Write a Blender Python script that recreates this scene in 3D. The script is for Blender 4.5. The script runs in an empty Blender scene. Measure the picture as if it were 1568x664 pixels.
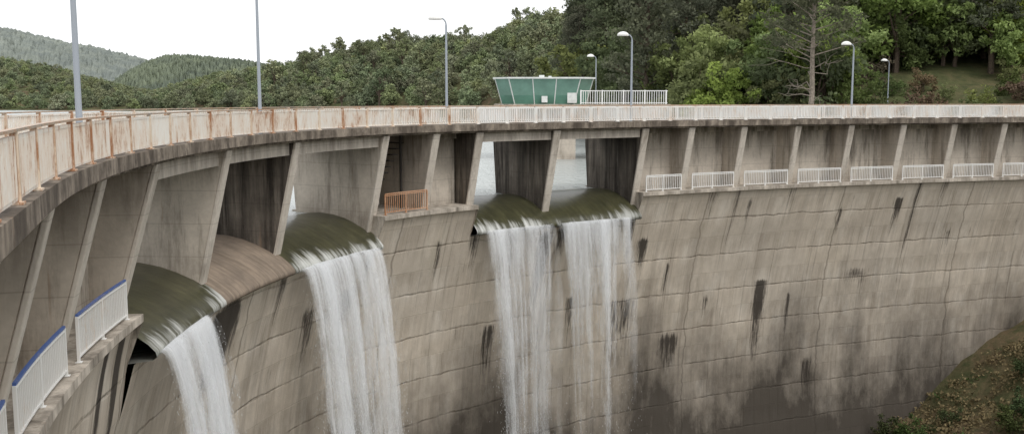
import bpy, math, numpy as np
from mathutils import Vector
rng=np.random.default_rng(7)
scn=bpy.context.scene
scn.view_settings.view_transform='Standard'; scn.view_settings.look='None'; scn.view_settings.exposure=0
R=math.radians
# ---------------------------------------------------------------- dam axis (downstream deck edge), plan curve
CP=np.array([(14,-60),(7,-40),(1.5,-20),(-1.6,-4),(-3.2,3.4),(-5.4,10.3),(-7.75,17),(-9.15,23.5),(-9.7,30),(-9.35,36.5),(-7.95,42),
 (-5.75,47),(-2.8,50.5),(.57,53.5),(7.6,58.5),(17.75,64),(27.9,68),(37,71),(50,74.5),(66,78),(90,82)],float)
def catmull(P,n=40):
    P=np.vstack([2*P[0]-P[1],P,2*P[-1]-P[-2]]); out=[]
    for i in range(1,len(P)-2):
        p0,p1,p2,p3=P[i-1:i+3]
        for t in np.linspace(0,1,n,endpoint=False):
            out.append(.5*((2*p1)+(-p0+p2)*t+(2*p0-5*p1+4*p2-p3)*t*t+(-p0+3*p1-3*p2+p3)*t**3))
    out.append(P[-2]); return np.array(out)
CV=catmull(CP)
k=np.ones(41)/41
CVp=np.vstack([np.repeat(CV[:1],20,0),CV,np.repeat(CV[-1:],20,0)])
CV=np.stack([np.convolve(CVp[:,0],k,'valid'),np.convolve(CVp[:,1],k,'valid')],1)
SL=np.concatenate([[0],np.cumsum(np.hypot(*np.diff(CV,axis=0).T))])
SL-=SL[np.argmin(np.hypot(CV[:,0]+5.4,CV[:,1]-10.3))]
SMIN,SMAX=SL[0]+1,SL[-1]-1
def C(s): return np.stack([np.interp(s,SL,CV[:,0]),np.interp(s,SL,CV[:,1])],-1)
def NRM(s):
    t=C(np.asarray(s)+.4)-C(np.asarray(s)-.4); t/=np.linalg.norm(t,axis=-1,keepdims=True)
    return np.stack([t[...,1],-t[...,0]],-1)
def pt(s,o,z):
    p=C(s)+NRM(s)*o; return (float(p[0]),float(p[1]),float(z))
# ---------------------------------------------------------------- node helpers
def newmat(n):
    m=bpy.data.materials.new(n); m.use_nodes=True; nt=m.node_tree; nt.nodes.clear()
    o=nt.nodes.new('ShaderNodeOutputMaterial'); b=nt.nodes.new('ShaderNodeBsdfPrincipled')
    nt.links.new(b.outputs[0],o.inputs[0]); return m,nt,b,o
class G:
    def __init__(s,nt): s.nt=nt
    def n(s,t,**k):
        x=s.nt.nodes.new(t)
        for a,v in k.items(): setattr(x,a,v)
        return x
    def l(s,a,b): s.nt.links.new(a,b)
    def put(s,sock,v):
        if isinstance(v,bpy.types.NodeSocket): s.l(v,sock)
        else: sock.default_value=v
    def math(s,op,a,b=0.0,c=None,clamp=False):
        x=s.n('ShaderNodeMath',operation=op,use_clamp=clamp); s.put(x.inputs[0],a); s.put(x.inputs[1],b)
        if c is not None: s.put(x.inputs[2],c)
        return x.outputs[0]
    def noise(s,vec,scale,detail=5,rough=.6,out=0):
        x=s.n('ShaderNodeTexNoise'); s.l(vec,x.inputs['Vector']); x.inputs['Scale'].default_value=scale
        x.inputs['Detail'].default_value=detail; x.inputs['Roughness'].default_value=rough; return x.outputs[out]
    def map(s,vec,sc=(1,1,1),loc=(0,0,0)):
        x=s.n('ShaderNodeMapping'); s.l(vec,x.inputs[0]); x.inputs['Scale'].default_value=sc; x.inputs['Location'].default_value=loc; return x.outputs[0]
    def rr(s,v,a,b,c=0.0,d=1.0):
        x=s.n('ShaderNodeMapRange'); s.put(x.inputs[0],v)
        for i,w in enumerate((a,b,c,d)): x.inputs[i+1].default_value=w
        return x.outputs[0]
    def mix(s,f,a,b,mode='MIX'):
        x=s.n('ShaderNodeMix',data_type='RGBA',blend_type=mode); s.put(x.inputs[0],f)
        for i,v in ((6,a),(7,b)):
            if isinstance(v,bpy.types.NodeSocket): s.l(v,x.inputs[i])
            else: x.inputs[i].default_value=(*v,1)
        return x.outputs[2]
    def bump(s,h,strength,dist,bsdf):
        x=s.n('ShaderNodeBump'); x.inputs['Strength'].default_value=strength; x.inputs['Distance'].default_value=dist
        s.l(h,x.inputs['Height']); s.l(x.outputs[0],bsdf.inputs['Normal'])
def setp(b,rough=.8,spec=.3,metal=0):
    b.inputs['Roughness'].default_value=rough; b.inputs['Specular IOR Level'].default_value=spec; b.inputs['Metallic'].default_value=metal
# ---------------------------------------------------------------- materials
def mat_face():
    m,nt,b,o=newmat('weathered_arch_concrete'); g=G(nt); setp(b,.85,.25)
    uv=g.n('ShaderNodeUVMap').outputs[0]; sp=g.n('ShaderNodeSeparateXYZ'); g.l(uv,sp.inputs[0]); U,V=sp.outputs[0],sp.outputs[1]
    big=g.noise(uv,.13,4); mid=g.noise(g.map(uv,(1,.7,1)),.9,6,.65); fine=g.noise(uv,9,4)
    c=g.mix(g.rr(big,.35,.65),(.79,.705,.595),(.68,.615,.53))
    c=g.mix(g.rr(mid,.38,.75,0,.7),c,(.50,.44,.365))
    br=g.n('ShaderNodeTexBrick'); g.l(g.map(uv,(1,1,1),(0,0,0)),br.inputs['Vector']); br.inputs['Scale'].default_value=1
    br.inputs['Brick Width'].default_value=2.9; br.inputs['Row Height'].default_value=1.25; br.inputs['Mortar Size'].default_value=.018
    br.inputs['Mortar Smooth'].default_value=.8
    br.inputs['Color1'].default_value=(1,1,1,1); br.inputs['Color2'].default_value=(.87,.86,.845,1); br.inputs['Mortar'].default_value=(.76,.74,.70,1)
    c=g.mix(.75,c,br.outputs[0],'MULTIPLY')
    w=g.math('ADD',V,g.rr(g.noise(uv,.35,5,.75),0,1,-.30,.30))
    lf=g.math('DIVIDE',w,2.5); fr=g.math('FRACT',lf)
    wn=g.n('ShaderNodeTexWhiteNoise',noise_dimensions='1D'); g.l(g.math('FLOOR',g.math('ADD',lf,.5)),wn.inputs['W'])
    c=g.mix(1,c,g.mix(wn.outputs[0],(.85,.84,.83),(1.05,1.04,1.03)),'MULTIPLY')
    ln=g.rr(g.math('ABSOLUTE',g.math('SUBTRACT',fr,.5)),0.0,.034,1,0)
    ln=g.math('MULTIPLY',ln,g.rr(g.noise(g.map(uv,(.6,.3,1)),1.2,6,.75),.36,.64))
    c=g.mix(g.math('MULTIPLY',ln,.8),c,(.14,.11,.085))
    fr2=g.math('MULTIPLY',g.rr(fr,.0,.5,0,1),g.rr(g.noise(g.map(uv,(2.0,.10,1)),1.0,6,.75),.42,.66))
    c=g.mix(g.math('MULTIPLY',fr2,.5),c,(.30,.25,.195))
    fr3=g.math('MULTIPLY',g.rr(fr,.5,.25,1,0),g.rr(g.noise(g.map(uv,(.9,.3,1),(5,2,0)),1.0,5,.7),.48,.7))
    c=g.mix(g.math('MULTIPLY',fr3,.4),c,(.80,.75,.67))
    fj=g.math('FRACT',g.math('DIVIDE',g.math('ADD',U,g.rr(g.noise(g.map(uv,(.0,1,1)),.5,3),0,1,-.45,.45)),11.2))
    jn=g.rr(g.math('ABSOLUTE',g.math('SUBTRACT',fj,.5)),0.0,.008,1,0)
    c=g.mix(g.math('MULTIPLY',jn,.65),c,(.14,.115,.09))
    st=g.rr(g.noise(g.map(uv,(.9,.035,1)),1.0,7,.75),.50,.70)
    c=g.mix(g.math('MULTIPLY',st,.5),c,(.27,.225,.18))
    st2=g.rr(g.noise(g.map(uv,(4.5,.07,1),(11,3,0)),1.0,5,.75),.56,.70)
    c=g.mix(g.math('MULTIPLY',st2,.62),c,(.14,.112,.088))
    sm=g.math('MULTIPLY',g.rr(g.noise(g.map(uv,(2.2,.16,1),(41,13,0)),1.0,6,.8),.635,.70),g.rr(fr,.15,.5,.25,1))
    c=g.mix(g.math('MULTIPLY',sm,.8),c,(.055,.044,.036))
    gr=g.rr(g.noise(g.map(uv,(.35,.18,1),(3,9,0)),1.0,5,.7),.58,.74,0,.3)
    c=g.mix(gr,c,(.27,.26,.17))
    li=g.rr(g.noise(g.map(uv,(1.1,.16,1),(31,7,0)),1.1,6,.7),.6,.78)
    c=g.mix(g.math('MULTIPLY',li,.4),c,(.80,.76,.70))
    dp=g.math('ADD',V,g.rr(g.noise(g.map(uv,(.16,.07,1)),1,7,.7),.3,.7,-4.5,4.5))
    foot=g.rr(dp,-10.8,-20,0,.94)  # damp algae at the foot plus a vignette-like darkening painted into the colour
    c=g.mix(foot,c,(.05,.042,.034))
    at=g.n('ShaderNodeAttribute',attribute_name='stain_slit').outputs['Fac']
    sn=g.noise(g.map(uv,(5.0,.28,1)),1.6,7,.8)
    sf=g.rr(g.math('ADD',at,g.rr(sn,.3,.7,-.5,.5)),.32,.72,0,.92)
    c=g.mix(g.math('MULTIPLY',sf,g.rr(at,0,.2)),c,(.035,.028,.023))
    g.l(c,b.inputs['Base Color'])
    h=g.math('ADD',g.math('MULTIPLY',mid,.5),g.math('ADD',g.math('MULTIPLY',fine,.15),g.math('MULTIPLY',ln,-.7)))
    h=g.math('ADD',h,g.math('MULTIPLY',br.outputs[1],-.15))
    g.bump(h,.7,.07,b); return m
def mat_concrete(name,a,bc,dark,amt,lo=.5,hi=.72,vs=.25):
    m,nt,b,o=newmat(name); g=G(nt); setp(b,.88,.2)
    tc=g.n('ShaderNodeTexCoord').outputs['Object']
    big=g.noise(tc,.5,5,.65); fine=g.noise(tc,7,5)
    c=g.mix(g.rr(big,.35,.68),a,bc)
    st=g.noise(g.map(tc,(1.8,1.8,vs)),1.0,6,.72)
    c=g.mix(g.rr(st,lo,hi,0,amt),c,dark)
    sp=g.n('ShaderNodeSeparateXYZ'); g.l(tc,sp.inputs[0])
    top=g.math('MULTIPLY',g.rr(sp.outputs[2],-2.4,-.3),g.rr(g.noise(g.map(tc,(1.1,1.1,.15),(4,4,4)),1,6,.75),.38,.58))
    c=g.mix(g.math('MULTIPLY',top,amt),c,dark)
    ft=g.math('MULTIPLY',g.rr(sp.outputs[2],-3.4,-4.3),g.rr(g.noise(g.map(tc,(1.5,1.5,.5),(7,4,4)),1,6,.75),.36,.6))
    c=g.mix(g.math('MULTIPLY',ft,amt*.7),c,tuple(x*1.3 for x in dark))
    ru=g.rr(g.noise(g.map(tc,(3,3,.2),(2,8,1)),1.0,5,.7),.64,.76,0,.55)
    c=g.mix(ru,c,(.28,.16,.085))
    bd=g.rr(g.math('ABSOLUTE',g.math('SUBTRACT',g.math('FRACT',g.math('DIVIDE',sp.outputs[2],1.15)),.5)),0,.02,1,0)
    c=g.mix(g.math('MULTIPLY',bd,.35),c,dark)
    li=g.rr(g.noise(g.map(tc,(2.5,2.5,.3),(9,3,1)),1.2,6,.7),.62,.78,0,.35)
    c=g.mix(li,c,(.68,.64,.58))
    c=g.mix(g.rr(fine,.2,.8,0,.25),c,(.14,.12,.10))
    g.l(c,b.inputs['Base Color'])
    g.bump(g.math('ADD',big,g.math('MULTIPLY',fine,.4)),.5,.04,b); return m
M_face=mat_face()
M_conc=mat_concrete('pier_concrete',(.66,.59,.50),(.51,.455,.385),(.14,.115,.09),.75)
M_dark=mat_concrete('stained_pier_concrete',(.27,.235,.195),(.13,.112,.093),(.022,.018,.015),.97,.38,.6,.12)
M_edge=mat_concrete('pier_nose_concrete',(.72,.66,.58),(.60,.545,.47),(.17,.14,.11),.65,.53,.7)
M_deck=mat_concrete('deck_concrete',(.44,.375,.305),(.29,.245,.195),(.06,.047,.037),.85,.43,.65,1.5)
M_bwall=mat_concrete('gallery_wall_concrete',(.70,.63,.54),(.57,.51,.435),(.10,.085,.067),.92,.5,.7)
def mat_crest(name,a,bc,foam):
    m,nt,b,o=newmat(name); g=G(nt); setp(b,.3 if foam else .8,.4 if foam else .2)
    uv=g.n('ShaderNodeUVMap').outputs[0]; sp=g.n('ShaderNodeSeparateXYZ'); g.l(uv,sp.inputs[0])
    n1=g.noise(g.map(uv,(.8,.8,1)),1.2,6,.7)
    c=g.mix(g.rr(n1,.35,.65),a,bc)
    n2=g.noise(g.map(uv,(3,.4,1)),1.0,6,.75)
    c=g.mix(g.rr(n2,.42,.66,0,.75),c,tuple(x*.35 for x in a))
    c=g.mix(g.rr(g.noise(g.map(uv,(5,.5,1),(8,3,0)),1.0,5,.75),.6,.75,0,.5),c,(.22,.20,.14))
    if foam:
        n3=g.noise(g.map(uv,(3.0,.3,1),(3,1,0)),1.0,6,.75); n4=g.noise(g.map(uv,(.5,.1,1),(8,1,0)),1.0,2)
        f=g.rr(g.math('ADD',g.math('ADD',n3,g.rr(n4,.35,.65,-.12,.12)),g.rr(sp.outputs[1],3.9,5.45,-.45,.07)),.50,.70,0,foam)
        c=g.mix(f,c,(.66,.67,.64))
    g.l(c,b.inputs['Base Color']); g.bump(n1,.5,.06,b); return m
M_moss=mat_crest('mossy_wet_crest',(.088,.085,.043),(.045,.045,.026),.8)
M_moss2=mat_crest('mossy_wet_crest_thin',(.088,.085,.043),(.045,.045,.026),.55)
M_dry=mat_crest('dry_brown_crest',(.34,.27,.205),(.21,.17,.135),0)
def mat_paint(name,base,rust_amt,rust_bias,rough=.5):
    m,nt,b,o=newmat(name); g=G(nt); setp(b,rough,.4)
    tc=g.n('ShaderNodeTexCoord').outputs['Object']
    n=g.noise(g.map(tc,(1,1,.5)),1.9,7,.8); n2=g.noise(tc,.35,3); n3=g.noise(g.map(tc,(9,9,1.0)),1.5,6,.75)
    v=g.math('ADD',g.math('MULTIPLY',n,.55),g.math('ADD',g.math('MULTIPLY',n2,.3),g.math('MULTIPLY',n3,.45)))
    c=g.mix(g.rr(v,rust_bias-.12,rust_bias+.02,0,.55),base,(.68,.51,.36))
    c=g.mix(g.rr(v,rust_bias,rust_bias+.09,0,rust_amt),c,(.38,.17,.075))
    g.l(c,b.inputs['Base Color']); return m
M_rail=mat_paint('rusty_white_paint',(.82,.80,.75),.9,.68)
M_post=mat_paint('rusted_rail_post',(.74,.67,.57),.95,.61)
M_railR=mat_paint('weathered_white_paint',(.82,.815,.79),.8,.735)
M_cap=mat_paint('rail_cap_metal',(.24,.22,.20),.7,.64)
M_white=mat_paint('white_paint',(.80,.80,.78),.5,.80)
M_blue=mat_paint('blue_paint',(.07,.13,.34),.5,.8)
M_orange=mat_paint('orange_primer',(.46,.20,.10),.8,.62)
M_pole=mat_paint('galvanised_pole',(.36,.40,.45),.3,.85)
def simple(name,col,rough=.6,metal=0,var=.15,sc=3):
    m,nt,b,o=newmat(name); g=G(nt); setp(b,rough,.4,metal)
    tc=g.n('ShaderNodeTexCoord').outputs['Object']; n=g.noise(tc,sc,4)
    g.l(g.mix(g.rr(n,.3,.7),tuple(x*(1-var) for x in col),tuple(min(1,x*(1+var)) for x in col)),b.inputs['Base Color']); return m
M_steel=simple('dark_steel',(.05,.045,.04)); M_green=simple('green_panel',(.10,.23,.175),.45,0,.2,.8); M_glass=simple('green_glazing',(.14,.26,.21),.12,0,.15,1.2)
M_roof=simple('roof_edge',(.66,.68,.66)); M_bark=simple('tree_bark',(.10,.075,.055),.9,0,.4,6); M_barkp=simple('pale_bark',(.26,.22,.18),.9,0,.35,5)
def mat_leaf(name,dark,light,hv=.35,tl=.35):
    m,nt,b,o=newmat(name); g=G(nt); setp(b,.7,.15)
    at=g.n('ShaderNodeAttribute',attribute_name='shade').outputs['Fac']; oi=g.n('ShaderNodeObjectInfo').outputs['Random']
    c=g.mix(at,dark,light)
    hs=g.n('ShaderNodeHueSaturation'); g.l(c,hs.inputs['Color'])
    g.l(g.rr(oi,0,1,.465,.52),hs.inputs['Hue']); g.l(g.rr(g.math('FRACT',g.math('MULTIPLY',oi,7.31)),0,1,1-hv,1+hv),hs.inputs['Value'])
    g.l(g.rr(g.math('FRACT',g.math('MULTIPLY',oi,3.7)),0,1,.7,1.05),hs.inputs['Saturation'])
    g.l(hs.outputs[0],b.inputs['Base Color'])
    if tl:
        tr=g.n('ShaderNodeBsdfTranslucent'); g.l(hs.outputs[0],tr.inputs[0]); ms=g.n('ShaderNodeMixShader'); ms.inputs[0].default_value=tl
        g.l(b.outputs[0],ms.inputs[1]); g.l(tr.outputs[0],ms.inputs[2]); g.l(ms.outputs[0],o.inputs[0])
    return m
L_far=mat_leaf('far_foliage',(.125,.15,.085),(.24,.285,.13),.3,0)  # distance haze is mixed into these paler leaf colours
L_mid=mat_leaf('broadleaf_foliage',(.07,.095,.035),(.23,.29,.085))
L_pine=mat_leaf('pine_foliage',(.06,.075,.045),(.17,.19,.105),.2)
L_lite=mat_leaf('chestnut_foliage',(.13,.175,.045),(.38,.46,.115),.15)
L_dry=mat_leaf('dry_scrub',(.11,.08,.045),(.22,.17,.09),.3,0)
L_grass=mat_leaf('grass_blades',(.03,.05,.014),(.11,.165,.04),.1,0)
L_bush=mat_leaf('bank_bush_foliage',(.025,.038,.014),(.085,.12,.035),.3,0)
# ---------------------------------------------------------------- mesh helpers
class MB:
    def __init__(s): s.v=[]; s.f=[]; s.m=[]; s.uv=[]
    def quad(s,pts,mi=0,uv=None):
        n=len(s.v); s.v+=pts; s.f.append(tuple(range(n,n+len(pts)))); s.m.append(mi); s.uv.append(uv)
    def hexa(s,p,mi=0):
        n=len(s.v); s.v+=[tuple(q) for q in p]
        for f in ((0,3,2,1),(4,5,6,7),(0,1,5,4),(1,2,6,5),(2,3,7,6),(3,0,4,7)):
            s.f.append(tuple(n+i for i in f)); s.m.append(mi); s.uv.append(None)
    def box(s,c,d,mi=0):
        x,y,z=c; a,b,h=d[0]/2,d[1]/2,d[2]/2
        s.hexa([(x-a,y-b,z-h),(x+a,y-b,z-h),(x+a,y+b,z-h),(x-a,y+b,z-h),(x-a,y-b,z+h),(x+a,y-b,z+h),(x+a,y+b,z+h),(x-a,y+b,z+h)],mi)
    def cb(s,s0,s1,o0,o1,z0,z1,mi=0,step=1e9):
        n=max(1,int(math.ceil((s1-s0)/step)))
        for i in range(n):
            a=s0+(s1-s0)*i/n; b=s0+(s1-s0)*(i+1)/n
            s.hexa([pt(a,o0,z0),pt(a,o1,z0),pt(b,o1,z0),pt(b,o0,z0),pt(a,o0,z1),pt(a,o1,z1),pt(b,o1,z1),pt(b,o0,z1)],mi)
    def strip(s,sa,sb,prof,step=.8,mi=0,vacc=None):
        n=max(1,int(math.ceil((sb-sa)/step))); ss=[sa+(sb-sa)*i/n for i in range(n+1)]; base=len(s.v); m=len(prof)
        for q in ss:
            for (o,z) in prof: s.v.append(pt(q,o,z))
        for i in range(n):
            for j in range(m-1):
                s.f.append((base+i*m+j,base+(i+1)*m+j,base+(i+1)*m+j+1,base+i*m+j+1)); s.m.append(mi)
                va,vb=(vacc[j],vacc[j+1]) if vacc else (prof[j][1],prof[j+1][1])
                s.uv.append([(ss[i],va),(ss[i+1],va),(ss[i+1],vb),(ss[i],vb)])
    def tube(s,p0,p1,r0,r1,k=6,mi=0):
        p0=Vector(p0);p1=Vector(p1); d=(p1-p0).normalized(); u=d.orthogonal().normalized(); w=d.cross(u); n=len(s.v)
        for p,r in ((p0,r0),(p1,r1)):
            for i in range(k):
                a=2*math.pi*i/k; s.v.append(tuple(p+(u*math.cos(a)+w*math.sin(a))*r))
        for i in range(k):
            j=(i+1)%k; s.f.append((n+i,n+j,n+k+j,n+k+i)); s.m.append(mi); s.uv.append(None)
        s.f.append(tuple(n+i for i in range(k))[::-1]); s.f.append(tuple(n+k+i for i in range(k))); s.m+=[mi,mi]; s.uv+=[None,None]
    def mesh(s,name,mats,smooth=False):
        me=bpy.data.meshes.new(name); me.from_pydata(s.v,[],s.f); 
        for m in mats: me.materials.append(m)
        me.polygons.foreach_set('material_index',s.m)
        if any(u is not None for u in s.uv):
            L=me.uv_layers.new(name='UVMap'); arr=[]
            for f,u in zip(s.f,s.uv):
                for i in range(len(f)): arr+= list(u[i]) if u else [0,0]
            L.data.foreach_set('uv',arr)
        if smooth: me.polygons.foreach_set('use_smooth',[True]*len(s.f))
        me.update(); return me
    def obj(s,name,mats,parent=None,smooth=False,bevel=0):
        o=bpy.data.objects.new(name,s.mesh(name,mats,smooth)); scn.collection.objects.link(o)
        if parent: o.parent=parent
        if bevel:
            b=o.modifiers.new('bev','BEVEL'); b.width=bevel; b.segments=2; b.limit_method='ANGLE'
        return o
def empty(name,parent=None):
    e=bpy.data.objects.new(name,None); scn.collection.objects.link(e); e.empty_display_size=.5
    if parent: e.parent=parent
    return e
# ---------------------------------------------------------------- DAM
dam=empty('arch_dam')
ZL=-4.2; ZA=-4.5
LE=-.32
SP=[(17.0,24.0,M_moss),(24.0,30.3,M_dry),(30.3,37.6,M_moss),(44.2,49.6,M_moss),(49.6,56.2,M_moss2)]
segs=[(SMIN,17.0,0),(17.0,37.6,1),(37.6,44.2,0),(44.2,56.2,1),(56.2,SMAX,0)]
def fo(z,left=False):
    h=max(0,ZL-z); return LE-.1-.38*h+.0142*h*h-(.42*max(0,1-h/3.3) if left else 0)
stains_slits=[(67.5,-10.9,-18.3,.45,.95),(60.3,-14,-16.8,.75,.85),(56.3,-11.1,-17,1.2,.6),(57.2,-7.2,-9.2,.35,1),(79.2,-4,-13.5,.16,.85),(77.8,-5.5,-7.9,.28,1),
(73,-6,-7.5,.15,.9),(75.5,-10.7,-11.2,1.0,.7),(76.1,-10.9,-12.4,.15,.9),(63,-11.6,-13,.2,.8),(49.6,-6.2,-12,.45,1.0),(50.8,-6,-7.6,.35,.9),(36.3,-7.6,-9.9,.6,.8),(26.2,-6.2,-9.6,.8,1.4),(25.2,-6.4,-9.8,.45,1.4),
(46.5,-11.5,-15.5,.4,.8),(14.6,-4.9,-9.5,.22,1.5),(16.0,-4.9,-9.5,.2,1.5),(42.2,-6,-8.5,.18,.8),(54.0,-6,-8,.25,.6),(70,-12,-16,.09,.9),(52.3,-10.5,-14,.3,.7),(33.5,-8,-11,.5,.7),(83,-8,-10,.2,.7),(65.2,-5,-8,.12,.6),(47.6,-7,-10,.3,.6),(40,-4.6,-7,.15,.5),(59.5,-9,-12,.12,.8),(72,-17,-20,.4,.8),  # two strongest entries on this line paint shaded wall slits as dark colour
(62.0,-4.3,-6.5,.5,.45),(68.5,-4.3,-7,.4,.45),(81.5,-4.3,-6.5,.4,.5),(44.6,-5.9,-8,.25,.7),(56.0,-5.9,-9,.25,.75),(30.5,-5.9,-8.5,.3,.7),(37.4,-5.9,-8.5,.2,.7),(64,-4.3,-9,.1,.7),(72.8,-4.3,-9,.1,.6),(85.7,-4.3,-8,.12,.6),(47,-6,-9,.7,.6),(53,-6,-8,.9,.5)]
mb=MB(); st_at=[]
for (a,b,sp) in segs:
    ztop=-5.95 if sp else (ZA if b<20 else ZL)
    n=int((b-a)/.3)+1; ss=np.linspace(a,b,n+1)
    zs=[ztop]+[z for z in np.arange(ztop-.2,-34,-.3)]
    base=len(mb.v); m=len(zs)
    CC=C(ss); NN=NRM(ss)
    for i,q in enumerate(ss):
        for z in zs:
            o=fo(z,b<20)+.015*math.sin(z*2*math.pi/2.5) 
            p=CC[i]+NN[i]*o; mb.v.append((p[0],p[1],z))
            v=0
            for (cs,z1,z0,w,k_) in stains_slits:
                if z0-1<z<z1+.2:
                    d=abs(q-cs)/w
                    if d<1.6:
                        f=max(0,1-max(0,d-.5)/1.1)*k_
                        f*=min(1,(z1+.2-z)/.3)*min(1,(z-z0+1)/( (z1-z0)*.8+1)); v=max(v,f)
            st_at.append(v)
    for i in range(n):
        for j in range(m-1):
            mb.f.append((base+i*m+j,base+i*m+j+1,base+(i+1)*m+j+1,base+(i+1)*m+j)); mb.m.append(0)
            mb.uv.append([(ss[i],zs[j]),(ss[i],zs[j+1]),(ss[i+1],zs[j+1]),(ss[i+1],zs[j])])
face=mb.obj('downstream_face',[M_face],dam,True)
at=face.data.attributes.new('stain_slit','FLOAT','POINT'); at.data.foreach_set('value',np.array(st_at,dtype=np.float32))
mb=MB()
for (a,b,sp) in segs:
    if not sp:
        lf_=b<20; zt=ZA if lf_ else ZL; E=LE-.42 if lf_ else LE
        mb.strip(a,b,[(-6.3,-34),(-6.3,zt),(E,zt),(E,zt-.22),(fo(zt-.3,lf_)-.02,zt-.24)],.8)
        for q in (a,b):
            mb.quad([pt(q,-6.3,zt),pt(q,E,zt),pt(q,E-.02,zt-.22),pt(q,fo(-6,lf_),-6),pt(q,fo(-8),-8),pt(q,-6.3,-8)],0)
ledge=mb.obj('ledge',[M_bwall],dam)
LP=-.42
prof=[(-6.3,-34),(-6.3,-5.4),(-6.1,-4.8),(-5.6,-4.42),(-4.9,-4.25),(-4.2,-4.2),(-3.4,-4.25),(-2.7,-4.38),(-2.1,-4.58),(-1.5,-4.84),(-1.0,-5.12),(-.65,-5.38),(LP-.03,-5.6),(LP,-5.74),(LP-.12,-5.84),(-1.9,-6.0)]
vac=[0,29,0,.6,1.3,2.2,3.0,3.6,4.1,4.5,4.9,5.3,5.5,5.6,5.7,6.5]
for (a,b,m) in SP:
    mb=MB(); mb.strip(a,b,prof,.5,0,vac); mb.obj('spillway_crest',[m],dam,True)
mb=MB(); mb.strip(SMIN,SMAX,[(-4.7,-.30),(-4.7,.12),(-4.45,.12),(-4.45,0),(-.32,0),(-.32,.10),(0.05,.10),(0.05,-.24),(-.12,-.25),(-.12,-.34),(-4.7,-.30)],.8)
mb.obj('deck_slab',[M_deck],dam)
mb=MB()
for (a,b) in ((17.0,37.6),(44.2,56.2)):
    mb.cb(a+.2,b-.2,-.85,-.46,-.86,-.34,0,1.0); mb.cb(a+.2,b-.2,-4.6,-4.2,-.95,-.34,0,1.0)
mb.obj('edge_beam',[M_edge],dam)
piers=[(-10,0),(-4.6,0),(.8,0),(6.2,0),(11.6,0),(17.0,3),(24.0,1),(30.3,2),(37.6,1),(41.2,3),(44.2,2),(49.6,2),(56.2,2),(59.8,0)]+[(64.0+4.42*i,0) for i in range(12)]
mbs={0:MB(),1:MB(),2:MB()}; nose=MB()
for (q,kd) in piers:
    if q>SMAX-2: continue
    th=.21
    if kd in (1,2):
        back=-6.2; ft,fb,zb=-.12,-1.25,-5.2
    elif kd==3:
        back=-5.0; ft,fb,zb=-.12,-1.35 if q<20 else -1.15,-4.52 if q<20 else -4.3
    else: back=-2.35; ft,fb,zb=-.14,-1.3 if q<20 else -1.0,(ZA if q<20 else ZL)-.02
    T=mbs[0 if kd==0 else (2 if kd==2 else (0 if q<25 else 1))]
    def pp(ds,o,z):
        c=C(q); n=NRM(q); tt=np.array([-n[1],n[0]]); p=c+n*o+tt*ds; return (float(p[0]),float(p[1]),z)
    bb=back+.5 if kd else back
    T.hexa([pp(-th,bb,zb-.8 if kd in(1,2) else zb),pp(-th,fb-.12,zb),pp(th,fb-.12,zb),pp(th,bb,zb-.8 if kd in(1,2) else zb),pp(-th,back,-.345),pp(-th,ft-.12,-.345),pp(th,ft-.12,-.345),pp(th,back,-.345)])
    nose.hexa([pp(-th-.03,fb-.118,zb),pp(-th-.03,fb,zb),pp(th+.03,fb,zb),pp(th+.03,fb-.118,zb),pp(-th-.03,ft-.118,-.346),pp(-th-.03,ft,-.346),pp(th+.03,ft,-.346),pp(th+.03,ft-.118,-.346)])
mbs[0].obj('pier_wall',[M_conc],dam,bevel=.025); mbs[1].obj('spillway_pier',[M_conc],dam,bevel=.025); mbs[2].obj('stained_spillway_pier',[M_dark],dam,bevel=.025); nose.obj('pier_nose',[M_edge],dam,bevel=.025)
mb=MB()
for (a,b) in ((SMIN,17.0),(41.2,44.2),(56.2,SMAX)):
    mb.cb(a,b,-2.75,-2.1,ZA-.05,-.35,0,1.1)
    mb.cb(a,b,-2.1,-1.9,-.7,-.345,0,1.1)
mb.cb(38,41,-4.9,-4.6,ZL-.05,-.35,0,1.1)
mb.obj('gallery_wall',[M_bwall],dam)
mb=MB()
for i in range(12):
    mb.cb(38.3+.2*i,38.6+.2*i,-3.6,-2.2,ZL+.3*i+.05,ZL+.3*i+.1)
mb.cb(38.3,38.4,-2.2,-2.1,ZL,-.4); mb.cb(40.5,40.6,-2.2,-2.1,ZL,-.4); mb.cb(39.4,39.5,-3.7,-3.6,ZL,-.4)
mb.obj('access_stair',[M_steel],dam)
# ---------------------------------------------------------------- railings on the deck
def deck_rail(name,s0,s1,o,facing):
    root=empty(name); A=MB();B=MB();Cp=MB();P=MB()
    s=s0
    while s<s1:
        near=s<36 and facing>0
        M=A if s<44 else B
        b=min(s+2.0,s1)
        Cp.cb(s,b,o-.05,o+.05,1.0,1.04,0,1.0)
        M.cb(s,b,o-.028,o+.028,.90,.955); M.cb(s,b,o-.025,o+.025,.16,.205)
        PP=P if s<44 else B
        for q in (s,):
            PP.cb(q-.035,q+.035,o-.05,o+.05,-.0 if facing<0 else -.02,1.0)
            PP.cb(q-.11,q-.04,o-.03,o+.03,.1,1.0)
            PP.cb(q-.14,q+.07,o-.08,o+.09,.105,.135)
        q=s+.10
        while q<b-.14:
            if near: M.cb(q-.02,q+.02,o-.035,o+.035,.205,.90); q+=.09
            else: M.cb(q-.02,q+.02,o-.03,o+.03,.205,.90); q+=.125
        s=b
    A.obj('balusters_rusted',[M_rail],root); B.obj('balusters',[M_railR],root); Cp.obj('handrail_cap',[M_cap],root); P.obj('rail_posts',[M_post],root)
deck_rail('deck_railing',-16,112,-.09,1)
deck_rail('deck_railing',-16,112,-4.58,-1)
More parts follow.
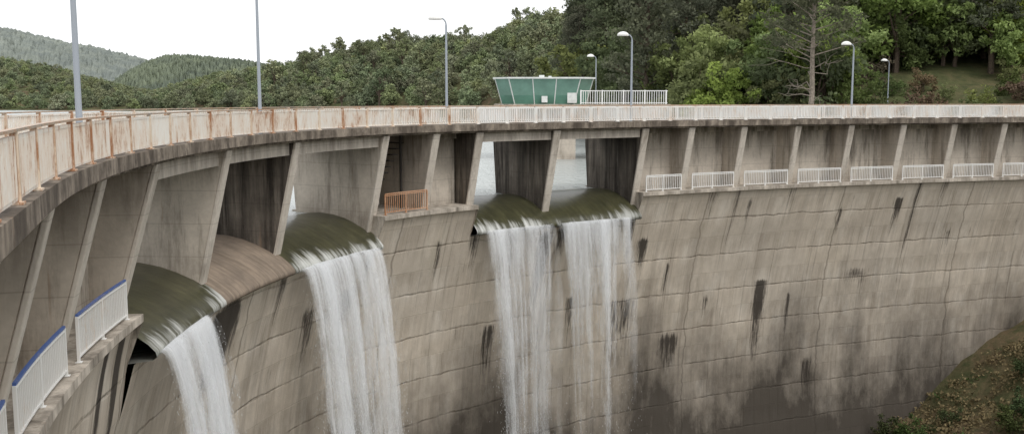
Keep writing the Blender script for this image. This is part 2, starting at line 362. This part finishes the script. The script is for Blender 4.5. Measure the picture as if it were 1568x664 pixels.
def small_rail(name,a,b,o,z,h,mat,capm):
    m=MB(); m.cb(a,b,o-.03,o+.03,z+h-.05,z+h,1,1.0); m.cb(a,b,o-.02,o+.02,z+h-.13,z+h-.09,0,1.0); m.cb(a,b,o-.02,o+.02,z+.1,z+.14,0,1.0)
    n=max(2,int((b-a)/.14))
    for i in range(n+1):
        q=a+(b-a)*i/n; big=(i==0 or i==n or i==n//2)
        w=.03 if big else .014
        m.cb(q-w,q+w,o-w,o+w,z+(0 if big else .1),z+h-.05,0)
        if big: m.cb(q-.07,q+.07,o-.07,o+.07,z,z+.015,0)
    return m.obj(name,[mat,capm])
zl=ZL+.003
for a,b in ((.8+.25,6.2-.55),(6.2+.4,11.6-.7),(11.6+.4,17-.7)):
    small_rail('ledge_railing',a,b,-.98,ZA+.003,1.1,M_white,M_blue)
small_rail('ledge_railing',38.0,40.9,-.62,zl,1.05,M_orange,M_orange)
pr=[56.2,59.8]+[64.0+4.42*i for i in range(9)]
for a,b in zip(pr[:-1],pr[1:]):
    small_rail('ledge_railing',a+.45,b-.45,-.62,zl,1.0,M_white,M_white)
# ---------------------------------------------------------------- street lamps
def lamp(x,y,z0,H,ang,sc=1,name='street_lamp'):
    r=empty(name); r.location=(x,y,z0); r.rotation_euler=(0,0,ang)
    m=MB(); m.box((0,0,.02),(.3,.3,.04)); m.tube((0,0,.03),(0,0,.9),.085*sc,.08*sc,12); m.tube((0,0,.9),(0,0,H-.35),.068*sc,.05*sc,12)
    P=[(0,0,H-.35)]
    for i in range(1,8):
        a=math.pi*.5*i/7; P.append((-.28*(1-math.cos(a)),0,H-.35+.33*math.sin(a)))
    P.append((-.5,0,H-.0))
    for p,q in zip(P[:-1],P[1:]): m.tube(p,q,.04*sc,.035*sc,8)
    m.obj('pole',[M_pole],r)
    h=MB(); n=14; rings=[]
    for j,(rx,zz) in enumerate(((.30,-.10),(.31,-.03),(.26,.06),(.15,.13),(.03,.16))):
        rings.append([( -.55+rx*1.15*math.cos(2*math.pi*i/n), rx*.75*math.sin(2*math.pi*i/n), H+zz) for i in range(n)])
    b=len(h.v)
    for rg in rings: h.v+=rg
    for j in range(4):
        for i in range(n):
            k2=(i+1)%n; h.f.append((b+j*n+i,b+j*n+k2,b+(j+1)*n+k2,b+(j+1)*n+i)); h.m.append(0); h.uv.append(None)
    h.f.append(tuple(b+i for i in range(n))); h.m.append(0); h.uv.append(None); h.f.append(tuple(b+4*n+i for i in range(n))); h.m.append(0); h.uv.append(None)
    h.obj('lamp_hood',[M_white],r)
for q,H_ in ((11.1,5.5),(27.8,5.5),(42.2,5.5),(55.3,5.2),(73.0,5.1),(90,5.1)):
    p=pt(q,-.5,0); lamp(p[0],p[1],0.0,H_,.15)
# ---------------------------------------------------------------- terrain
T=np.array([(-300,520,800,60),(0,520,800,84),(100,500,760,104),(180,480,740,126),(230,480,740,138),(265,450,700,130),(320,430,650,114),(400,400,600,100),(480,380,560,86),
(560,350,530,66),(640,330,500,54),(700,300,480,50),(750,280,450,48),(800,240,420,26),(860,190,380,14),(920,140,300,-5),(1000,110,230,-20),(1080,100,210,-10),(1110,100,210,22),(1140,99,200,-40),
(1300,92,200,-100),(1568,86,200,-100),(1900,84,190,-100)],float)
TR=(T[:,0]-784)/1500
def sstep(a,b,x):
    t=np.clip((x-a)/(b-a),0,1); return t*t*(3-2*t)
def vn(x,y,f,seed=0):
    return (np.sin(x*f+1.3*seed+2*np.sin(y*f*.7+seed))*np.sin(y*f*1.1+2.1*seed+1.7*np.sin(x*f*.6)))
def up_uH(x,y):
    yy=np.maximum(y,20); r=x/yy
    S=np.interp(r,TR,T[:,1]); Rg=np.interp(r,TR,T[:,2]); e=(152-np.interp(r,TR,T[:,3]))/1500
    th=np.interp(r,[-.5,0,.1,.3],[8,9,13,13]); H=1.4+e*Rg-th
    return (y-S)/(Rg-S),H
def terr(x,y):
    x=np.atleast_1d(np.asarray(x,float)); y=np.atleast_1d(np.asarray(y,float))
    u,H=up_uH(x,y)
    g=np.where(u<0,np.maximum(u*2.5,-.35),np.sin(np.clip(u,0,1)*math.pi/2))
    g=np.where(u<-.25,-.35,g)
    zu=-3.9+(H+3.9)*g+np.where(u>.05,1.2*vn(x,y,.05,1)+.5*vn(x,y,.17,2),0)
    zu=np.where(u<0,np.maximum(zu,-9.5),zu)
    zu=np.maximum(zu,-9.5+9.3*sstep(-6,-40,y))
    zd=np.full_like(x,-32.)
    zd=np.maximum(zd,-25.9+.5*(x-22)+np.clip(x-34,0,50)*.3+.8*vn(x,y,.35,3)+.4*vn(x,y,.9,4))
    nb=np.where(y<1.0,-.35,-.35-1.35*(y-1.0)); zd=np.maximum(zd,nb)
    zd=np.minimum(zd,-.45+np.clip((x-60)*.05,0,8))
    SS=np.linspace(SMIN,SMAX,260); CC=C(SS); NN=NRM(SS)
    o=np.zeros_like(x)
    for i0 in range(0,len(x),20000):
        xx=x[i0:i0+20000,None]-CC[None,:,0]; yy=y[i0:i0+20000,None]-CC[None,:,1]
        k=np.argmin(xx*xx+yy*yy,1); ii=np.arange(len(k)); o[i0:i0+20000]=xx[ii,k]*NN[k,0]+yy[ii,k]*NN[k,1]
    z=np.where(o<-4.8,zu,zd)
    z=np.where((np.abs(o+2.3)<4.5),np.minimum(z,-.7),z)
    return z
def axis(lo,a,b,hi,d,g=1.09):
    c=list(np.arange(a,b,d)); st=d; v=b
    out=c[:]
    while v<hi: out.append(v); st*=g; v+=st
    out.append(hi); st=d; v=a-d; pre=[]
    while v>lo: pre.append(v); st*=g; v-=st
    pre.append(lo); return np.array(pre[::-1]+out)
xs=axis(-3500,-26,72,3500,1.1,1.045); ys=axis(-1200,-30,115,5200,1.1,1.025)
X,Y=np.meshgrid(xs,ys,indexing='ij'); Z=terr(X.ravel(),Y.ravel())
nx,ny=X.shape; V=np.stack([X.ravel(),Y.ravel(),Z],1)
I=(np.arange(nx-1)[:,None]*ny+np.arange(ny-1)[None,:]).ravel(); F=np.stack([I,I+ny,I+ny+1,I+1],1)
me=bpy.data.meshes.new('terrain'); me.from_pydata(V.tolist(),[],F.tolist()); me.polygons.foreach_set('use_smooth',[True]*len(F))
def mat_ground():
    m,nt,b,o=newmat('hillside_soil_and_undergrowth'); g=G(nt); setp(b,.95,.1)
    tc=g.n('ShaderNodeTexCoord').outputs['Object']
    a=g.noise(tc,.06,6,.65); b2=g.noise(tc,.7,6,.7); c3=g.noise(tc,5,4)
    c=g.mix(g.rr(a,.4,.6),(.16,.11,.07),(.08,.10,.04)); c=g.mix(g.rr(b2,.4,.65),c,(.045,.06,.025)); c=g.mix(g.rr(c3,.4,.7,0,.5),c,(.10,.08,.045))
    g.l(c,b.inputs['Base Color']); g.bump(b2,.8,.3,b); return m
me.materials.append(mat_ground()); ter=bpy.data.objects.new('terrain',me); scn.collection.objects.link(ter)
def mat_lake():
    m,nt,b,o=newmat('lake_surface'); g=G(nt); b.inputs['Base Color'].default_value=(.42,.45,.44,1); b.inputs['Roughness'].default_value=.25; b.inputs['IOR'].default_value=1.33; b.inputs['Specular IOR Level'].default_value=1.0
    tc=g.n('ShaderNodeTexCoord').outputs['Object']; g.bump(g.noise(g.map(tc,(1,.6,1)),1.6,4),.9,.3,b); return m
mb=MB()
ss=np.linspace(-14,SMAX,90); ZW=-4.27
poly=[pt(q,-4.7,ZW)[:2] for q in ss]
inner=[(p[0],p[1],ZW) for p in poly]
far=[]
for p,q in zip(poly,ss):
    n=NRM(q); far.append((p[0]-n[0]*1400,p[1]-n[1]*1400,ZW))
mb.v=inner+far; K=len(inner)
for i in range(K-1): mb.f.append((i,i+1,K+i+1,K+i)); mb.m.append(0); mb.uv.append(None)
mb.obj('lake_water',[mat_lake()])
def hills(name,Yd,pts,depth,col1,col2,amp):  # ridge colours passed in already contain the aerial haze
    px=np.array([p[0] for p in pts],float); py=np.array([p[1] for p in pts],float)
    n=420; m=26; rr=np.linspace(px[0],px[-1],n); V=[];F=[]
    for i,p in enumerate(rr):
        r=(p-784)/1500; e=(152-np.interp(p,px,py))/1500
        for j in range(m):
            t=j/(m-1); yy=Yd-depth+depth*t; g=math.sin(t*math.pi/2)
            z=-4+(e*Yd+5.4)*g+amp*(math.sin(i*.9+j*2.1)*math.sin(i*.37+j)+rng.normal()*.5)*min(1,t*3)
            V.append((r*yy,yy,z))
    for i in range(n-1):
        for j in range(m-1): F.append((i*m+j,(i+1)*m+j,(i+1)*m+j+1,i*m+j+1))
    me=bpy.data.meshes.new(name); me.from_pydata(V,[],F)
    mt,nt,b,o=newmat(name+'_forest'); g=G(nt); setp(b,.95,.05); tc=g.n('ShaderNodeTexCoord').outputs['Object']
    n1=g.noise(tc,.02,8,.7); n2=g.noise(tc,.006,4)
    c=g.mix(g.rr(n1,.4,.6),col1,col2); c=g.mix(g.rr(n2,.5,.65,0,.5),c,tuple(x*1.25 for x in col2)); g.l(c,b.inputs['Base Color']); g.bump(n1,1,14,b)
    me.materials.append(mt); ob=bpy.data.objects.new(name,me); scn.collection.objects.link(ob)
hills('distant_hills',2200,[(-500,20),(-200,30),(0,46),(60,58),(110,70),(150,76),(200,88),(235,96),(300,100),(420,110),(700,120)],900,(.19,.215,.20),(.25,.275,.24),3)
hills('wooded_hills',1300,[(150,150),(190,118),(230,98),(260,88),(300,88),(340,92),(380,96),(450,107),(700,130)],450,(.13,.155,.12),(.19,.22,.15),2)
# ---------------------------------------------------------------- trees
def leaves(rng,cs,rs,n,size,flat=.8):
    cs=np.array(cs,float); rs=np.array(rs,float); k=len(cs); idx=np.repeat(np.arange(k),n); N=len(idx)
    d=rng.normal(size=(N,3)); d/=np.linalg.norm(d,axis=1,keepdims=True)
    rad=rng.random(N)**.45
    off=d*rad[:,None]*rs[idx][:,None]; off[:,2]*=flat
    p=cs[idx]+off
    u=rng.normal(size=(N,3)); u/=np.linalg.norm(u,axis=1,keepdims=True); w=rng.normal(size=(N,3)); w=np.cross(u,w); w/=np.linalg.norm(w,axis=1,keepdims=True)
    a=size*(.6+.8*rng.random(N))[:,None]; b=a*.55
    V=np.stack([p+u*a,p+w*b,p-u*a,p-w*b],1).reshape(-1,3)
    cl=rng.random(k)
    sh=np.clip(.35*cl[idx]+.40*(d[:,2]*rad*.5+.5)+.25*rng.random(N),0,1)  # random clump tone, plus top light and shaded undersides painted into the leaves
    return V,np.repeat(sh,4)
def tree_mesh(name,mb,Vl,sh,mats):
    n0=len(mb.v); N=len(Vl)//4
    verts=mb.v+Vl.tolist(); faces=mb.f+(n0+np.arange(N*4).reshape(-1,4)).tolist()
    me=bpy.data.meshes.new(name); me.from_pydata(verts,[],faces)
    for m in mats: me.materials.append(m)
    me.polygons.foreach_set('material_index',mb.m+[1]*N)
    a=me.attributes.new('shade','FLOAT','POINT'); a.data.foreach_set('value',np.concatenate([np.zeros(n0),sh]).astype(np.float32)); return me
def limb(mb,p,q,r0,r1,rng,seg=4,wob=.15):
    p=np.array(p,float);q=np.array(q,float); L=np.linalg.norm(q-p); prev=p
    for i in range(1,seg+1):
        t=i/seg; c=p+(q-p)*t+(rng.normal(size=3)*wob*L*.2 if i<seg else 0); mb.tube(prev,c,r0+(r1-r0)*(t-1/seg),r0+(r1-r0)*t,6); prev=c
    return prev
def broadleaf(seed,H=10,W=7,nc=46,nl=45,size=.28,mat=None,base=.28,bark=None,cr=.16):
    r=np.random.default_rng(seed); mb=MB(); limb(mb,(0,0,-.5),(r.normal()*.3,r.normal()*.3,H*.75),H*.028,H*.008,r,5,.05)
    lobes=[(0,0,H*.60,W*.38)]
    for i in range(8):
        a=i*2.4+r.random(); rad=W*(.2+.16*r.random()); z=H*(base+.12+.5*r.random()); lobes.append((rad*math.cos(a),rad*math.sin(a),z,W*(.19+.1*r.random())))
    lobes.append((r.normal()*.8,r.normal()*.8,H*.8,W*.24))
    cs=[];rs=[]
    for i in range(nc):
        l=lobes[i%len(lobes)]; d=r.normal(size=3); d/=np.linalg.norm(d); d[2]=d[2]*.9+.1
        c=np.array(l[:3])+d*l[3]*(.55+.45*r.random()); cs.append(c); rs.append(W*cr*(.5+.6*r.random()))
    for l in lobes[1:]: limb(mb,(0,0,H*(.2+.25*r.random())),l[:3],H*.012,H*.004,r,3)
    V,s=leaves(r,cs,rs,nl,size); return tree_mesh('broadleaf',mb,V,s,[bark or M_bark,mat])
def pine(seed,H=16,W=8,nc=40,nl=60,size=.26,mat=None,lo=.35,bark=None,dead=6,whorl=.12,tr=.02):
    r=np.random.default_rng(seed); mb=MB(); lean=r.normal()*.5; limb(mb,(0,0,-.5),(lean,r.normal()*.5,H*.97),H*tr,H*.005,r,6,.03)
    cs=[];rs=[]
    for i in range(nc):
        t=lo+(1-lo)*((i+.5*r.random())/nc); z=H*t; rad=W*.5*(.35+.75*(1-t)/(1-lo))*(.45+.7*r.random()); a=i*2.39996+r.normal()*.3
        e=(lean*t+rad*math.cos(a),rad*math.sin(a),z+rad*.18)
        mb.tube((lean*t,0,z-.5),e,.07,.02,5)
        for f in (1,.62):
            cs.append((lean*t+rad*f*math.cos(a)+r.normal()*.2,rad*f*math.sin(a)+r.normal()*.2,z+rad*.18*f+.1)); rs.append(W*whorl*(.6+.7*r.random()))
    for i in range(dead):
        t=.22+.35*r.random(); a=r.random()*6.28; L=W*(.22+.25*r.random()); q=limb(mb,(0,0,H*t),(L*math.cos(a),L*math.sin(a),H*t+L*(.1+.3*r.random())),.05,.015,r,4,.3)
        for k_ in range(2): limb(mb,q*(.5+.2*k_)+np.array([0,0,H*t*(.5-.2*k_)]),q+r.normal(size=3)*.8,.02,.008,r,2,.3)
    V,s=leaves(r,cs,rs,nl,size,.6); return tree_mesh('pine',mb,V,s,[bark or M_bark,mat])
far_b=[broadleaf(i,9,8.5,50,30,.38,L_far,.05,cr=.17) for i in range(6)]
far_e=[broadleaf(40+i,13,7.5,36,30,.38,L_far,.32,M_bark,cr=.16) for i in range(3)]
near_b=[broadleaf(60+i,11,8.5,95,56,.21,L_mid,.1,cr=.13) for i in range(4)]
near_p=[pine(70+i,17,8,44,70,.2,L_pine,.3,whorl=.14) for i in range(3)]
lite=[broadleaf(80+i,9,8,110,70,.19,L_lite,.15,cr=.12) for i in range(2)]
shrub=[broadleaf(90+i,3,4,40,40,.13,m,.0,cr=.16) for i,m in enumerate((L_mid,L_dry,L_mid,L_dry,L_bush,L_bush))]
forest=empty('hillside_forest')
def inst(me,x,y,z,s,parent=forest,name=None):
    o=bpy.data.objects.new(name or 'forest_tree',me); o.location=(x,y,z); o.scale=(s*(.9+.2*rng.random()),)*2+(s,); o.rotation_euler=(0,0,rng.random()*6.28); scn.collection.objects.link(o)
    if parent: o.parent=parent
    return o
XS=[];YS=[]
y=88.
while y<900:
    d=5.0 if y<240 else 7.0
    for x in np.arange(-.62*y,.62*y,d): XS.append(x+rng.normal()*d*.28); YS.append(y+rng.normal()*d*.28)
    y+=d*.95
XS=np.array(XS);YS=np.array(YS); U,H=up_uH(XS,YS); ZS=terr(XS,YS); PX=784+1500*XS/YS
cnt=0
for x,y,u,z,px in zip(XS,YS,U,ZS,PX):
    if u<.01 or u>1.1 or z<-3.7: continue
    if px<215 and rng.random()<.35+.2*math.sin(x*.03)*math.sin(y*.02): continue
    if px>1150 and y<116:
        if px>1310 and y<112: 
            if rng.random()<.85: inst(shrub[rng.integers(6)],x,y,z-.2,.5+.5*rng.random())
            continue
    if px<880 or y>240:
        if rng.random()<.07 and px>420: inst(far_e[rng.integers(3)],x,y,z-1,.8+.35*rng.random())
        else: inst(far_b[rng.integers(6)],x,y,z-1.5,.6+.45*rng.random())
    else:
        q=rng.random()
        me=near_p[rng.integers(3)] if (q<.15 or px<1060 and q<.45) else (lite[rng.integers(2)] if q>.66 and px>1060 else near_b[rng.integers(4)])
        inst(me,x,y,z-.8,.85+.45*rng.random())
    cnt+=1
print('forest',cnt)
def hero(name,me,px,y,s,dz=-.3):
    x=(px-784)/1500*y; z=float(terr([x],[y])[0]); o=inst(me,x,y,max(z,-3.5)+dz,s,None,name); return o
hero('pine_tree',near_p[0],985,112,1.15); hero('pine_tree',near_p[1],1045,116,1.1); hero('pine_tree',near_p[2],930,150,1.2)
hero('laurel_tree',lite[0],1095,101,.95); hero('oak_tree',near_b[2],1165,104,1.05); hero('oak_tree',near_b[0],890,150,1.3)
bare=pine(99,19,9.5,34,60,.2,L_pine,.48,M_barkp,12,tr=.017); hero('dead_branched_pine_tree',bare,1238,93,1.0)
hero('chestnut_tree',lite[0],1455,115,1.15,-.6); hero('chestnut_tree',lite[1],1543,113,1.05,-.9); hero('chestnut_tree',lite[1],1375,126,1.0)
hero('oak_tree',near_b[1],1205,99,.8,-1.0); hero('oak_tree',near_b[3],1285,100,.8,-1.0)
for px,y,k_ in ((1330,101,0),(1420,100,1),(1500,98,2),(1290,98,2),(1200,97,0),(1560,100,3),(1270,97,1)):
    hero('shrub',shrub[k_],px,y,.9)
N=9000; x=rng.uniform(14,56,N); y=rng.uniform(28,72,N); z=terr(x,y)
keep=(z>-30)&(z<-2); cs=np.stack([x,y,z+.12],1)[keep]
patch=vn(cs[:,0],cs[:,1],.28,5)+.3*rng.normal(size=len(cs))+np.clip((cs[:,1]-60)*.12,-.4,.9)*-1+.2
for nm,sel,mt in (('bank_grass',patch>-.15,L_grass),('bank_scrub',patch<=-.15,L_dry)):
    c=cs[sel]; V,s=leaves(rng,c,.25+.45*rng.random(len(c)),14,.11,.8)
    me=tree_mesh(nm,MB(),V,s,[M_bark,mt]); o=bpy.data.objects.new(nm,me); scn.collection.objects.link(o)
for i in range(120):
    x=rng.uniform(25,45); y=rng.uniform(44,69); z=float(terr([x],[y])[0])
    if -28<z<-3: inst(shrub[int(rng.choice([4,5,4,5,1]))],x,y,z-.25,.28+.4*rng.random()**2,None,'bush')
# ---------------------------------------------------------------- control building
cb_=empty('control_building'); cx,cy=3.05,96.; zb=.95
def ring(w,d,z,ch):
    a,b=w/2,d/2; return [(cx+px,cy+py,z) for px,py in ((-a+ch,-b),(a-ch,-b),(a,-b+ch),(a,b-ch),(a-ch,b),(-a+ch,b),(-a,b-ch),(-a,-b+ch))]
m=MB(); r0=ring(8.0,6,zb,1.2); r1=ring(9.3,7.3,zb+2.35,1.3)
rm=[tuple(np.array(a)*.65+np.array(b)*.35) for a,b in zip(r0,r1)]
for i in range(8):
    j=(i+1)%8; m.quad([r0[i],r0[j],rm[j],rm[i]],0); m.quad([rm[i],rm[j],r1[j],r1[i]],1)
m.quad(r1,0); m.obj('walls',[M_green,M_glass],cb_)
m=MB()
for i in range(8):
    j=(i+1)%8; a0,b0,a1,b1=map(np.array,(r0[i],r0[j],r1[i],r1[j])); L=np.linalg.norm(b0-a0); n=max(1,round(L/1.9))
    for k_ in range(n):
        t=k_/n; m.tube(tuple(a0+(b0-a0)*t),tuple(a1+(b1-a1)*t),.05,.05,6)
m.obj('mullions',[M_roof],cb_)
m=MB(); a=ring(9.7,7.7,zb+2.352,1.35); b=ring(9.7,7.7,zb+2.5,1.35); n=len(m.v); m.v+=a+b
m.f+=[tuple(range(7,-1,-1)),tuple(range(8,16))]+[(i,(i+1)%8,8+(i+1)%8,8+i) for i in range(8)]; m.m+=[0]*10; m.uv+=[None]*10
m.box((cx-.2,cy-1,zb+2.62),(.5,.5,.24)); m.box((cx+.6,cy-1,zb+2.58),(.3,.3,.16)); m.obj('roof',[M_roof],cb_)
m=MB(); m.box((cx,cy-3.35,zb+.45),(.55,.4,.6)); m.box((cx+2.6,cy-3.25,zb+.95),(.9,.08,1.7)); m.obj('door_and_unit',[M_roof],cb_)
m=MB(); m.box((cx+3.5,cy+.5,zb-.25),(16.5,9,.5)); m.box((cx,cy,zb-5.5),(6,5,10)); m.box((cx+8.5,cy,zb-5.5),(2,4,10)); m.obj('intake_tower',[M_conc],cb_)
m=MB()
for xx in np.arange(6.4,14.4,.22): m.box((xx,91.7,zb+.6),(.05,.05,1.2))
for xx in np.arange(6.4,14.5,1.98): m.box((xx,91.7,zb+.65),(.12,.12,1.3))
m.box((10.4,91.7,zb+1.22),(8.1,.08,.08)); m.box((10.4,91.7,zb+.12),(8.1,.06,.06)); m.obj('platform_railing',[M_white])
lamp(8.1,95.5,zb,4.6,.2,.8)
xx=(1355-784)/1500*103; lamp(xx,103,float(terr([xx],[103])[0]),4.6,.1,.9)
# ---------------------------------------------------------------- waterfalls
def mat_water(seed,dens,soft=False):
    m,nt,b,o=newmat('falling_water'); g=G(nt)
    uv=g.n('ShaderNodeUVMap').outputs[0]
    at=g.n('ShaderNodeAttribute',attribute_name='dens').outputs['Fac']
    br=g.noise(g.map(uv,(1.1,.45,1),(seed*2.3,seed,5)),1.0,3,.65)
    if soft:
        a=g.noise(g.map(uv,(.9,.25,1),(seed*3.1,seed,0)),1.2,5,.7); c=g.noise(g.map(uv,(7,2.2,1),(seed,0,0)),1.5,4,.85); lo,hi=.38,.62
    else:
        a=g.noise(g.map(uv,(3.0,.13,1),(seed*3.1,seed,0)),1.6,5,.8); c=g.noise(g.map(uv,(22,5,1),(seed,0,0)),1.5,4,.9); lo,hi=.42,.61
    v=g.math('ADD',g.math('MULTIPLY',a,.45),g.math('ADD',g.math('MULTIPLY',c,.33),g.math('MULTIPLY',br,.22)))
    al=g.rr(g.math('ADD',v,g.math('SUBTRACT',at,.5)),lo,hi,0,dens)
    df=g.n('ShaderNodeBsdfDiffuse'); df.inputs[0].default_value=(.90,.92,.94,1); tl=g.n('ShaderNodeBsdfTranslucent'); tl.inputs[0].default_value=(.90,.92,.94,1)
    ms=g.n('ShaderNodeMixShader'); ms.inputs[0].default_value=.3; g.l(df.outputs[0],ms.inputs[1]); g.l(tl.outputs[0],ms.inputs[2])
    tp=g.n('ShaderNodeBsdfTransparent'); m2=g.n('ShaderNodeMixShader'); g.l(al,m2.inputs[0]); g.l(tp.outputs[0],m2.inputs[1]); g.l(ms.outputs[0],m2.inputs[2]); g.l(m2.outputs[0],o.inputs[0]); return m
MW=[mat_water(i,d) for i,d in enumerate((.72,.5))]+[mat_water(5,.34,True)]
M_drop=simple('water_spray',(.72,.73,.73),.4,0,.05)
def fall(s0,s1,v0,dmax,dens,narrow=0,spray=2500,seed=0,fade=.012):
    root=empty('waterfall'); r=np.random.default_rng(100+seed)
    for L in range(3):
        n=int((s1-s0)/.12); m=46; D=[];mb=MB(); ph=r.random(n+1)
        sm=np.convolve(np.concatenate([ph,ph[:8]]),np.ones(5)/5,'same')[:n+1]
        for i in range(n+1):
            t0=i/n; 
            for j in range(m):
                h=dmax*(j/(m-1))**1.4; t=math.sqrt(2*h/9.8); sc=1-narrow*min(1,h/10)
                if L==2: sc*=1+.18*min(1,h/5)
                s=(s0+s1)/2+(t0-.5)*(s1-s0)*sc
                o=LP+.015+(v0+.5*(sm[i]-.5)+.14*L)*t+.02*L+.05*math.sin(h*3+i*1.7)*min(1,h/3)
                mb.v.append(pt(s,o,-5.66-h+.03*L)); 
                ed=min(t0,1-t0)*(s1-s0)/(.9 if L<2 else 1.2)
                D.append(dens+.26*(sm[i]-.5)*2-max(0,1-ed)*.22-fade*h*(1 if L else .6)+.05*math.exp(-h)-(.1*math.exp(-h) if L==2 else 0))
        for i in range(n):
            for j in range(m-1):
                mb.f.append((i*m+j,i*m+j+1,(i+1)*m+j+1,(i+1)*m+j)); mb.m.append(0)
                u0=s0+(s1-s0)*i/n;u1=s0+(s1-s0)*(i+1)/n; h0=dmax*(j/(m-1))**1.4;h1=dmax*((j+1)/(m-1))**1.4
                mb.uv.append([(u0,-h0),(u0,-h1),(u1,-h1),(u1,-h0)])
        ob=mb.obj('water_sheet',[MW[L]],root,True); a=ob.data.attributes.new('dens','FLOAT','POINT'); a.data.foreach_set('value',np.array(D,dtype=np.float32))
    mb=MB()
    for i in range(spray):
        h=dmax*r.random()**.8; t=math.sqrt(2*h/9.8); sc=1-narrow*min(1,h/10); w=(s1-s0)*sc
        s=(s0+s1)/2+(r.random()-.5)*w*(1+.03*t)+r.normal()*.06*t; o=LP+.02+(v0+r.normal()*.22)*t; l=.02+.05*r.random()*(.4+t); wd=.004+.006*r.random()
        z=-5.7-h; a=r.random()*.8; p=np.array(pt(s,o,z)); d=np.array((math.cos(a)*wd,math.sin(a)*wd,0))
        mb.quad([tuple(p-d),tuple(p+d),tuple(p+d*.6+(0,0,l)),tuple(p-d*.6+(0,0,l))])
    mb.obj('spray_drops',[M_drop],root)
fall(17.15,22.4,.8,14,.57,.0,4500,1)
fall(30.5,37.4,.85,16,.55,.0,6000,2,.006)
fall(44.4,49.5,.5,17,.545,.30,1800,3,.006)
fall(49.7,56.0,.35,15,.515,.1,500,4,.020)
# ---------------------------------------------------------------- light & camera
w=bpy.data.worlds.new('World'); scn.world=w; w.use_nodes=True; nt=w.node_tree; g=G(nt); bg=nt.nodes['Background']
sk=nt.nodes.new('ShaderNodeTexSky'); sk.sky_type='NISHITA'; sk.sun_disc=False; sk.sun_elevation=R(52); sk.sun_rotation=R(140); sk.dust_density=4
c=g.mix(.92,sk.outputs[0],(8.95,9.0,9.1)); nt.links.new(c,bg.inputs[0]); bg.inputs[1].default_value=.142
sl=bpy.data.lights.new('sun','SUN'); sl.energy=1.4; sl.angle=R(20); sl.color=(1,.965,.92); so=bpy.data.objects.new('sun',sl); scn.collection.objects.link(so)
d=Vector((math.sin(R(140))*math.cos(R(52)),math.cos(R(140))*math.cos(R(52)),math.sin(R(52)))); so.rotation_euler=d.to_track_quat('Z','Y').to_euler()
cam=bpy.data.cameras.new('camera'); cam.sensor_width=36; cam.lens=1500/1568*36; cam.clip_end=9000; cam.clip_start=.1
co=bpy.data.objects.new('camera',cam); co.location=(0,0,1.4); co.rotation_euler=(R(90-6.84),0,0); scn.collection.objects.link(co); scn.camera=co
